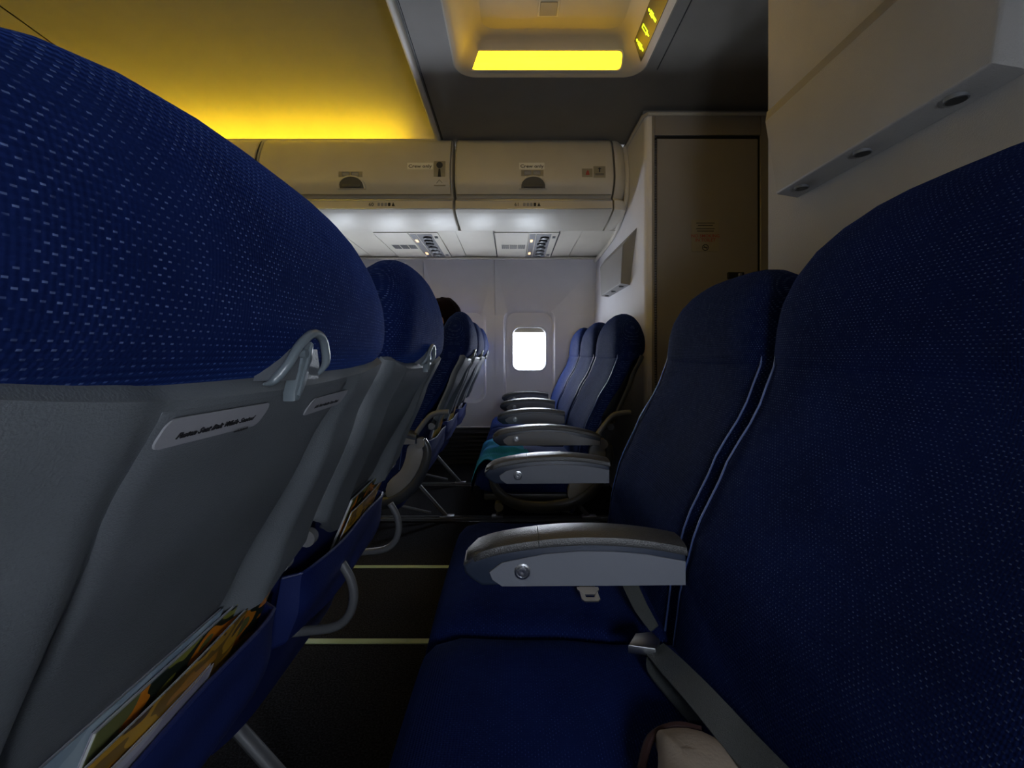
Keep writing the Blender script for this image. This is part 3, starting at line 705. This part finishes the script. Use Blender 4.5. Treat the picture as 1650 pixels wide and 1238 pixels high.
        lev = [(-.010, .010), (-.004, .012), (.003, .008), (.001, -.004), (-.006, -.012), (-.010, -.022), (-.018, -.031), (-.026, -.037), (-.034, -.037), (-.034, -.030), (-.024, -.014), (-.020, -.004)]
        bm = B(); prism(bm, [(yc+p[0]*.86-.004, p[1]) for p in lev], dx+.522, dx+.532, 'X', .0015, 2); lv = obj('latch_lever', bm, LATCH, t)
        bm = B(); tube(bm, [(dx+.5325, yc-.030, -.033), (dx+.5325, yc-.018, -.012), (dx+.5325, yc-.007, .008)], .0016, 8); obj('lever_rib', bm, LATCH, lv)
    # armrests
    for s in arm:
        armrest(t, yc+s*.245 if abs(yc-.4) > .1 else .66-.03*(dx < 0), dx, s, aisle == s)
    for s in ([aisle] if aisle else []):
        # bent link from armrest to the back, aisle side shroud
        ya = yc+s*.245
        bm = B(); tube(bm, smooth_path([(dx+.325, ya, -.315), (dx+.35, ya, -.28), (dx+.385, ya, -.240), (dx+.42, ya, -.228), (dx+.455, ya, -.226)], 5), .0105, 10, .9); obj('armrest_link', bm, ALU, t)
        sh_o = smooth_path([(dx+.355, 0, -.335), (dx+.372, 0, -.38), (dx+.35, 0, -.46), (dx+.30, 0, -.53), (dx+.22, 0, -.575), (dx+.10, 0, -.59), (dx+.0, 0, -.57), (dx-.06, 0, -.52), (dx-.075, 0, -.47)], 4)
        bm = B(); tube(bm, [(p.x, ya, p.z) for p in sh_o], [.014+.010*math.sin(math.pi*i/(len(sh_o)-1)) for i in range(len(sh_o))], 10, .7); obj('side_rail', bm, DKG, t)
        poly = [(dx+.335, -.345), (dx+.358, -.38), (dx+.338, -.45), (dx+.29, -.515), (dx+.22, -.555), (dx+.22, -.50), (dx+.27, -.45), (dx+.29, -.40), (dx+.30, -.355)]
        poly = [(p.x, p.z) for p in smooth_loop([(a, 0, b) for a, b in poly], 3)]
        bm = B(); prism(bm, poly, ya-.012, ya+.012, 'Y', .003, 2); obj('side_shroud', bm, TRIMG, t)
        bm = B(); disc(bm, (dx+.345, ya-.016, -.345), (0, 1, 0), .020, .032, 18); obj('pivot_cap', bm, TRIMG, t)
    for hk in hook:
        ya = yc+hk
        bm = B(); tube(bm, smooth_path([(dx+.375, ya, -.40), (dx+.392, ya, -.43), (dx+.398, ya, -.465), (dx+.388, ya, -.50), (dx+.36, ya, -.522), (dx+.30, ya, -.53), (dx+.20, ya, -.54)], 5), .0085, 10); obj('rear_bar', bm, ALU, t)
    for ly in legs:
        bm = B(); tube(bm, [(dx+.19, ly, -.592), (dx+.375, ly, -.800)], .0105, 10, 1.2); lg = obj('leg', bm, ALU, t)
        bm = B(); box(bm, dx+.345, dx+.415, ly-.016, ly+.016, -.812, -.795, .004, 2); obj('leg_foot', bm, METAL, lg)
        bm = B(); tube(bm, [(dx-.05, ly, -.592), (dx-.07, ly, -.800)], .0105, 10, 1.2); lg = obj('leg', bm, ALU, t)
        bm = B(); box(bm, dx-.10, dx-.045, ly-.016, ly+.016, -.812, -.795, .004, 2); obj('leg_foot', bm, METAL, lg)
        bm = B(); tube(bm, [(dx-.06, ly, -.70), (dx+.30, ly, -.785)], .007, 8); obj('leg_brace', bm, ALU, t)
    return t
def armrest(t, y, dx, s, aisle):
    hw = .030
    def topz(x): u = (x-.12)/.19; return -.272-.026*u*u if x < .12 else -.272-.013*((x-.12)/.13)**2
    x1 = .262 if not aisle else .335
    X = [-.072+(x1+.072)*k/22 for k in range(23)]
    nose = [(-.060, -.340), (-.071, -.330), (-.0735, -.318)]
    upper = [(x, topz(x)-.006*max(0, (-.02-x)/.05)**2) for x in X[1:]]
    base_z = -.349
    # body
    body = [(-.045, base_z)]+nose+[(x, z-.007) for x, z in upper]+[(x1, base_z+.004)]
    bm = B(); prism(bm, [(dx+a, b) for a, b in body], y-hw+.002, y+hw-.002, 'Y', .006, 3); a = obj('armrest', bm, ARMN, t)
    # top cap (two pieces with a joint)
    for i, (xa, xb) in enumerate(((-.070, .0395), (.0405, x1))):
        bm = B(); rings = []
        n_ = 14
        for k in range(n_+1):
            x = xa+(xb-xa)*k/n_; zt = topz(x)-.006*max(0, (-.02-x)/.05)**2
            ex = min(1, .35+((x+.0735)/.03)) if i == 0 else 1
            h_ = .0145
            sec = []
            for yy, zz in ((-1, -h_), (-1.02, -.011), (-.93, -.0035), (-.7, -.0008), (0, .0012), (.7, -.0008), (.93, -.0035), (1.02, -.011), (1, -h_)):
                sec.append(Vector((dx+x, y+yy*hw*ex, zt+zz*(.5+.5*ex) - (1-ex)*.008)))
            rings.append(sec)
        ring_loft(bm, rings); obj('armrest_cap', bm, CAPG, a)
    for sd in (-1, 1):
        poly = [(-.034, -.326), (-.030, -.337), (-.015, -.3475), (x1-.003, -.3455), (x1-.003, topz(x1)-.0225), (.20, topz(.2)-.0225), (.15, topz(.15)-.0225), (.10, topz(.10)-.0225), (.05, topz(.05)-.0235), (.01, topz(.01)-.026), (-.015, -.312)]
        bm = B(); prism(bm, [(dx+p[0], p[1]) for p in poly], y+sd*hw-.0015, y+sd*hw+.0015, 'Y', .0008, 1); obj('side_panel', bm, ARMP, a)
    bm = B(); c = Vector((dx+.0155, y-hw-.0012, -.3245))
    seg = 24
    ring_loft(bm, [[c+Vector((math.cos(k*2*math.pi/seg)*r, -d, math.sin(k*2*math.pi/seg)*r)) for k in range(seg)] for r, d in ((.0118, 0), (.0118, .0016), (.0095, .0022), (.0085, .0004), (.0072, .0004), (.0066, .003), (.004, .0034), (.0001, .0026))], True, False)
    obj('recline_button', bm, METAL, a, label='round chrome recline button')

GL = 'blue seats of the row in front, seen from behind'; GR = 'blue seats of the last row, seen from the front'
SL = {}
sL1 = airline_seat(.360, -.70, 'nearest blue seat from behind, huge headrest at the left, tray placard and stuffed pocket', GL, .158, True, (1,), 0, (), True, (), .248, 3.3)
sL2 = airline_seat(.875, -.70, 'second blue seat from behind, between the nearest one and the aisle', GL, .180, True, (1,), 0, (.72,), True, (-.07, .25))
sL3 = airline_seat(1.88, -.70, 'blue seat from behind just across the aisle, dark side with grey curved shroud', GL, .183, True, (-1, 1), -1, (2.08,))
sL4 = airline_seat(2.36, -.70, 'fourth blue seat from behind, middle of the far three, passenger in front of it', GL, .175, True, (1,), 0, ())
sL5 = airline_seat(2.84, -.70, 'farthest blue seat from behind, beside the window wall', GL, .175, True, (), 0, (2.63,))
sR1 = airline_seat(.440, 0, 'nearest dark blue seat facing left, filling the lower right of the view', GR, .195, False, (1,), 0, (), hw=.240, hn=3.3)
sR2 = airline_seat(.910, 0, 'dark blue aisle seat facing left beyond the nearest armrest, chrome-buttoned armrest beyond it', GR, .160, False, (1,), 0, (.72,), hn=4.0)
sR3 = airline_seat(1.865, 0, 'dark blue seat facing left just across the aisle, teal blanket on it', GR, .172, False, (-1, 1), -1, (2.08,))
sR4 = airline_seat(2.345, 0, 'blue seat facing left, middle of the far three before the lavatory wall', GR, .172, False, (1,), 0, ())
sR5 = airline_seat(2.825, 0, 'blue seat facing left right beside the lit window', GR, .172, False, (1,), 0, (2.63,))

# placards on the nearest tray
tray = [c for c in sL1.children if c.name.startswith('tray_table')][0]
def tray_pt(y, z):
    tt = (y-.360)/.248; rec = (.003+.034*((z+.012)/-.300)**.8)
    return Vector((-.70+shr(z)+.010-rec+.0056, y, z-.006*math.cos(tt*math.pi/2)+.002))
def placard(y0, y1, z0, z1, txt, size, small=None):
    bm = B(); P = rrect(y0, y1, z0, z1, .006, 4)
    ring_loft(bm, [[tray_pt(y, z)+Vector((d, 0, 0)) for y, z in P] for d in (0, .0015)]); p = obj('placard', bm, PLAC, tray, label='light grey placard')
    o = tray_pt((y0+y1)/2, (z0+z1)/2-.0035)+Vector((.0018, 0, 0)); upd = tray_pt(y0, z1)-tray_pt(y0, z0)
    text('lettering', txt, size, o, (0, 1, 0), upd, INK, p, shear=.2, align='CENTER')
    if small: text('small_lettering', small, size*.35, o+Vector((.0002, .022, -.0055)), (0, 1, 0), upd, INK, p, align='CENTER')
placard(.232, .330, -.052, -.034, 'Fasten Seat Belt While Seated', .0060, 'seat back placard')
placard(.408, .496, -.057, -.040, 'Life Vest Under Your Seat', .0052)

# ================================================================== MAGAZINES in pockets
ARTA = cover_art('cover_leaf', [(.012, .012, .014), (.30, .30, .06), (.02, .03, .02), (.75, .25, .02), (.16, .17, .06)], 13, .5, (.1, .33, .4))
ARTB = cover_art('cover_orange', [(.45, .20, .02), (.22, .12, .02), (.55, .30, .03), (.10, .06, .03)], 18, .8)
ARTC = cover_art('cover_pale_blue', [(.5, .30, .06), (.35, .45, .52), (.28, .37, .45), (.40, .50, .56)], 20, .4)
ARTD = cover_art('cover_white', [(.45, .45, .52), (.35, .34, .42), (.5, .5, .55)], 12)
ARTE = cover_art('cover_green_gold', [(.10, .10, .02), (.35, .28, .04), (.55, .22, .03), (.03, .03, .02)], 26, .7)
def magazine(x, y0, y1, zt, zb, th, art, label, lean=.30, tilt=0.0, curl=.0, title=None):
    t = thing('magazine', label, 'magazine', (x, (y0+y1)/2, zb), 'reading matter in the seat pockets')
    def P(y, z, d):
        u = (y-y0)/(y1-y0); zz = z+tilt*(u-.5)
        return Vector((x+lean*(zz-zt)+curl*math.sin(u*math.pi)+d, y, zz))
    bm = B(); sheet(bm, lambda u, v: P(y0+(y1-y0)*u, zt+(zb-zt)*v, 0), 14, 3, (.0009, 0, 0)); obj('front_cover', bm, art, t, True)
    bm = B(); sheet(bm, lambda u, v: P(y0+.001+(y1-y0-.002)*u, zt-.0015+(zb-zt)*v, -th), 14, 3, (th-.0003, 0, 0)); obj('pages', bm, PAPER, t, False)
    bm = B(); sheet(bm, lambda u, v: P(y0+(y1-y0)*u, zt+(zb-zt)*v, -th-.0009), 14, 3, (.0008, 0, 0)); obj('back_cover', bm, ARTD, t)
    if title:
        o = P(y0+(y1-y0)*.35, zt-.030, .0012); obj_up = P(y0, zt, 0)-P(y0, zt-.02, 0)
        text('title', title, .020, o, (0, 1, tilt/(y1-y0)), obj_up, INK, t, shear=.3)
magazine(-.329, .262, .480, -.290, -.44, .002, ARTC, 'pale blue folded brochure at the near end of the nearest pocket', .40)
magazine(-.325, .330, .594, -.297, -.44, .003, ARTA, 'black, green and orange magazine standing tallest in the nearest pocket', .42, .0)
magazine(-.3175, .315, .505, -.308, -.43, .002, ARTB, 'orange-brown magazine in front of the leafy one in the nearest pocket', .42, .006, .003)
magazine(-.322, .300, .455, -.334, -.43, .002, ARTD, 'white and lilac paper at the front of the nearest pocket', .40, .0, .002)
magazine(-.323, .86, 1.085, -.296, -.44, .004, ARTA, 'black and green magazine standing in the second pocket before the aisle', .42, .004)
magazine(-.3165, .84, 1.02, -.312, -.43, .002, ARTB, 'orange and brown magazine leaning forward in the second pocket before the aisle', .42, .008, .003)
magazine(-.318, 1.80, 2.00, -.285, -.44, .005, ARTE, 'gold and green magazine in the pocket just across the aisle', .3)
magazine(-.318, 2.26, 2.46, -.285, -.44, .006, ARTE, 'gold and green magazine in the middle far pocket', .3)
magazine(-.318, 2.74, 2.94, -.265, -.44, .006, ARTD, 'pale magazine sticking out of the pocket nearest the window wall', .3)

# ================================================================== SEAT BELTS (parts of their seats)
def ribbon(bm, pts, wd, th=.0014, twist=None):
    P = smooth_path(pts, 6); rings = []
    W = [Vector(w) for w in wd]; m = len(P)-1
    for i, p in enumerate(P):
        f = i/m*(len(W)-1); a = int(min(f, len(W)-2)); wv = W[a].lerp(W[a+1], f-a)
        d = (P[min(i+1, m)]-P[max(i-1, 0)]).normalized(); n = d.cross(wv).normalized()*th
        rings.append([p-wv/2-n, p+wv/2-n, p+wv/2+n, p-wv/2+n])
    return ring_loft(bm, rings)
# nearest seat: strap lies in the crease, ends at a buckle
bm = B(); ribbon(bm, [(.246, .34, -.380), (.232, .42, -.392), (.222, .50, -.405), (.212, .575, -.420), (.208, .615, -.430)], [(.030, 0, .016), (.032, 0, .014), (.034, .004, .010), (.03, .01, .006)])
b1 = obj('seat_belt', bm, WEB, sR1, label='grey webbing seat belt')
bm = B(); ribbon(bm, [(.205, .615, -.434), (.196, .585, -.436), (.205, .545, -.436), (.22, .50, -.436)], [(.018, .01, 0), (.02, .004, 0), (.02, 0, 0)]); obj('belt_tail', bm, WEB, b1)
bm = B(); 
prism(bm, [(.168, .610), (.205, .602), (.218, .622), (.212, .640), (.186, .636)], -.434, -.421, 'Z', .002, 2); obj('buckle', bm, METAL, sR1, label='grey metal belt buckle')
# aisle-side seat: strap hanging over the crease plus a tongue on the cushion
bm = B(); ribbon(bm, [(.205, .775, -.395), (.208, .745, -.405), (.216, .71, -.425), (.228, .675, -.440)], [(.022, .01, .004), (.02, .0, .02), (.018, 0, .016), (.012, 0, .01)])
obj('seat_belt', bm, WEB, sR2, label='grey webbing seat belt')
bm = B(); ribbon(bm, [(.150, .90, -.428), (.142, .84, -.430), (.138, .765, -.430)], [(.03, 0, 0), (.03, 0, 0), (.028, 0, 0)]); obj('belt_tail', bm, WEB, sR2)
bm = B()
out = [(.118, .795), (.157, .795), (.157, .787), (.153, .783), (.153, .757), (.149, .752), (.125, .752), (.121, .757), (.121, .783), (.118, .787)]
inn = [(.129, .772), (.145, .772), (.145, .769), (.145, .767), (.145, .764), (.143, .763), (.131, .763), (.129, .764), (.129, .767), (.129, .769)]
out = [(x, y-.026) for x, y in out]; inn = [(x, y-.026) for x, y in inn]
ring_loft(bm, [[Vector((x, y, -.428)) for x, y in out], [Vector((x, y, -.4255)) for x, y in out], [Vector((x, y, -.4255)) for x, y in inn], [Vector((x, y, -.428)) for x, y in inn], [Vector((x, y, -.428)) for x, y in out]], True, False)
obj('belt_tongue', bm, METAL, sR2, label='shiny metal belt tongue')
bm = B(); ribbon(bm, [(.20, 1.74, -.405), (.15, 1.72, -.415), (.10, 1.70, -.42), (.07, 1.69, -.425)], [(0, .035, 0), (0, .035, 0), (0, .035, 0)]); obj('seat_belt', bm, BLACK, sR3)
bm = B(); box(bm, .105, .135, 1.68, 1.715, -.422, -.408, .003, 2); obj('buckle', bm, METAL, sR3)

# ================================================================== LOOSE THINGS
def blf(u, v):
    x = -.165+.235*u-.06*u*max(0, v-.35); y = 1.645+.44*v
    f = min(1, (x+.148)/.06) if x > -.148 else 0
    z = -.484+.058*math.sqrt(max(0, 1-(1-f)**2))
    if u < .08: z -= (.08-u)*.9; x = -.158
    z += .005*math.sin(30*x+18*y)+.004*math.sin(55*y+12*x)+.003*math.sin(90*x-20*y)
    return Vector((x, y, z+.006))
bm = B(); sheet(bm, blf, 36, 40, (0, 0, -.004)); bl = obj('blanket', bm, TEAL); tag(bl, 'crumpled teal blanket over the front of the seat just across the aisle', 'blanket')
bm = B(); box(bm, -.005, .035, 1.652, 1.675, -.418, -.4165); x = obj('fabric_label', bm, WHITE, bl, False)
# fix parent offset of the label (mesh coordinates relative to root)
bm = B(); box(bm, .010, .030, 1.657, 1.670, -.4165, -.416); obj('label_print', bm, INK, x, False)
# beige pouch on the nearest seat
def pouch(u, v):
    a = u*2*math.pi; r = math.sin(math.pi*v)**.6
    return Vector((.180+.050*math.cos(a)*r+.012*math.sin(3*a)*r, .392+.075*math.sin(a)*r, -.418-.022*math.cos(math.pi*v)+.003*math.sin(5*a+4*v)*r))
bm = B(); rings = [[pouch(k/36, v/12) for k in range(36)] for v in range(1, 12)]; ring_loft(bm, rings)
pt = thing('pouch', 'beige cloth pouch with dark red trim at the back of the nearest seat cushion', 'pouch', (.185, .415, -.44))
obj('pouch_body', bm, BEIGE, pt)
bm = B(); tube(bm, smooth_path([(.132, .430, -.424), (.150, .456, -.416), (.180, .464, -.410), (.205, .456, -.408)], 5), .0045, 8); tr_ = obj('trim_band', bm, DKRED, pt)

# ================================================================== PASSENGER seated beyond (only the crown of the head shows)
def skin_body(name, joints, edges, mat, parent, root=0, sub=2):
    me = bpy.data.meshes.new(name); off = root_loc(parent)
    me.from_pydata([Vector((a, b, c+Z0))-off for a, b, c, r in joints], edges, []); o = bpy.data.objects.new(name, me); C.objects.link(o)
    m = o.modifiers.new('s', 'SKIN'); 
    lay = me.skin_vertices[0] if me.skin_vertices else None
    if lay is None:
        bmt = bmesh.new(); bmt.from_mesh(me); bmt.verts.layers.skin.verify(); bmt.to_mesh(me); bmt.free(); lay = me.skin_vertices[0]
    for i, j in enumerate(joints):
        lay.data[i].radius = (j[3], j[3]); lay.data[i].use_root = (i == root)
    s = o.modifiers.new('u', 'SUBSURF'); s.levels = sub; s.render_levels = sub
    dg = bpy.context.evaluated_depsgraph_get(); nm = bpy.data.meshes.new_from_object(o.evaluated_get(dg))
    bpy.data.objects.remove(o); nm.materials.clear(); nm.materials.append(mat)
    for p in nm.polygons: p.use_smooth = True
    q = bpy.data.objects.new(name, nm); C.objects.link(q); q.parent = parent
    return q
PY = 2.36; HX = -.385
ps = thing('person', 'seated passenger facing away, only dark hair showing beyond the second headrest', 'person', (-.62, PY, -.44))
J = [(-.56, PY, -.36, .10), (-.545, PY, -.20, .10), (-.51, PY, -.04, .115), (-.475, PY, .06, .085), (-.44, PY, .11, .045), (HX-.02, PY, .17, .05),
     (-.49, PY-.17, .03, .05), (-.53, PY-.185, -.16, .036), (-.66, PY-.18, -.26, .030), (-.74, PY-.16, -.27, .026),
     (-.49, PY+.17, .03, .05), (-.53, PY+.185, -.16, .036), (-.66, PY+.18, -.26, .030), (-.74, PY+.16, -.27, .026),
     (-.60, PY-.09, -.36, .075), (-.80, PY-.10, -.35, .062), (-.95, PY-.10, -.36, .052), (-.93, PY-.10, -.58, .042), (-.92, PY-.10, -.77, .034), (-1.03, PY-.10, -.79, .03),
     (-.60, PY+.09, -.36, .075), (-.80, PY+.10, -.35, .062), (-.95, PY+.10, -.36, .052), (-.93, PY+.10, -.58, .042), (-.92, PY+.10, -.77, .034), (-1.03, PY+.10, -.79, .03)]
E = [(0, 1), (1, 2), (2, 3), (3, 4), (4, 5), (3, 6), (6, 7), (7, 8), (8, 9), (3, 10), (10, 11), (11, 12), (12, 13), (0, 14), (14, 15), (15, 16), (16, 17), (17, 18), (18, 19), (0, 20), (20, 21), (21, 22), (22, 23), (23, 24), (24, 25)]
skin_body('body', J, E, SHIRT, ps)
bm = B(); bmesh.ops.create_uvsphere(bm, u_segments=28, v_segments=20, radius=1)
for v in bm.verts:
    x, y, z = v.co; k = 1-.22*max(0, -z)
    nose = .018*math.exp(-((y/.12)**2+((z+.12)/.16)**2)) if x < 0 else 0
    v.co = Vector((HX-.01+x*.092*k-nose, PY+y*.073*k, .195+z*.108))
hd_ = obj('head', bm, SKIN, ps)
for s in (-1, 1):
    bm = B(); bmesh.ops.create_uvsphere(bm, u_segments=12, v_segments=8, radius=1)
    for v in bm.verts: v.co = Vector((HX+.005+v.co.x*.017, PY+s*.073+v.co.y*.008, .185+v.co.z*.028))
    obj('ear', bm, SKIN, hd_)
    bm = B(); bmesh.ops.create_uvsphere(bm, u_segments=10, v_segments=8, radius=.010)
    for v in bm.verts: v.co += Vector((HX-.088, PY+s*.03, .20))
    obj('eye', bm, PAPER, hd_)
    bm = B()
    for f in range(4):
        tube(bm, smooth_path([(-.745, PY+s*(.155+.012*f), -.268), (-.785-.004*(f % 3), PY+s*(.150+.013*f), -.268), (-.81-.004*(f % 3), PY+s*(.150+.013*f), -.285)], 3), .0085, 8)
    tube(bm, smooth_path([(-.74, PY+s*.150, -.27), (-.762, PY+s*.128, -.272), (-.785, PY+s*.122, -.28)], 3), .0095, 8)
    obj('hand', bm, SKIN, ps)
bm = B(); tube(bm, [(HX-.093, PY-.022, .135), (HX-.098, PY, .134), (HX-.093, PY+.022, .135)], .005, 8); obj('mouth', bm, REDINK, hd_)
bm = B(); bmesh.ops.create_uvsphere(bm, u_segments=32, v_segments=24, radius=1)
for v in bm.verts:
    x, y, z = v.co; r = 1+.02*math.sin(14*y+6*x)+.015*math.sin(17*x+9*z)
    v.co = Vector((HX+x*.100*r+.003, PY+y*.082*r, .205+z*.110*r))
bmesh.ops.delete(bm, geom=[v for v in bm.verts if (v.co.x < HX-.045 and v.co.z < .245) or v.co.z < .125], context='VERTS')
obj('hair', bm, HAIR, ps)
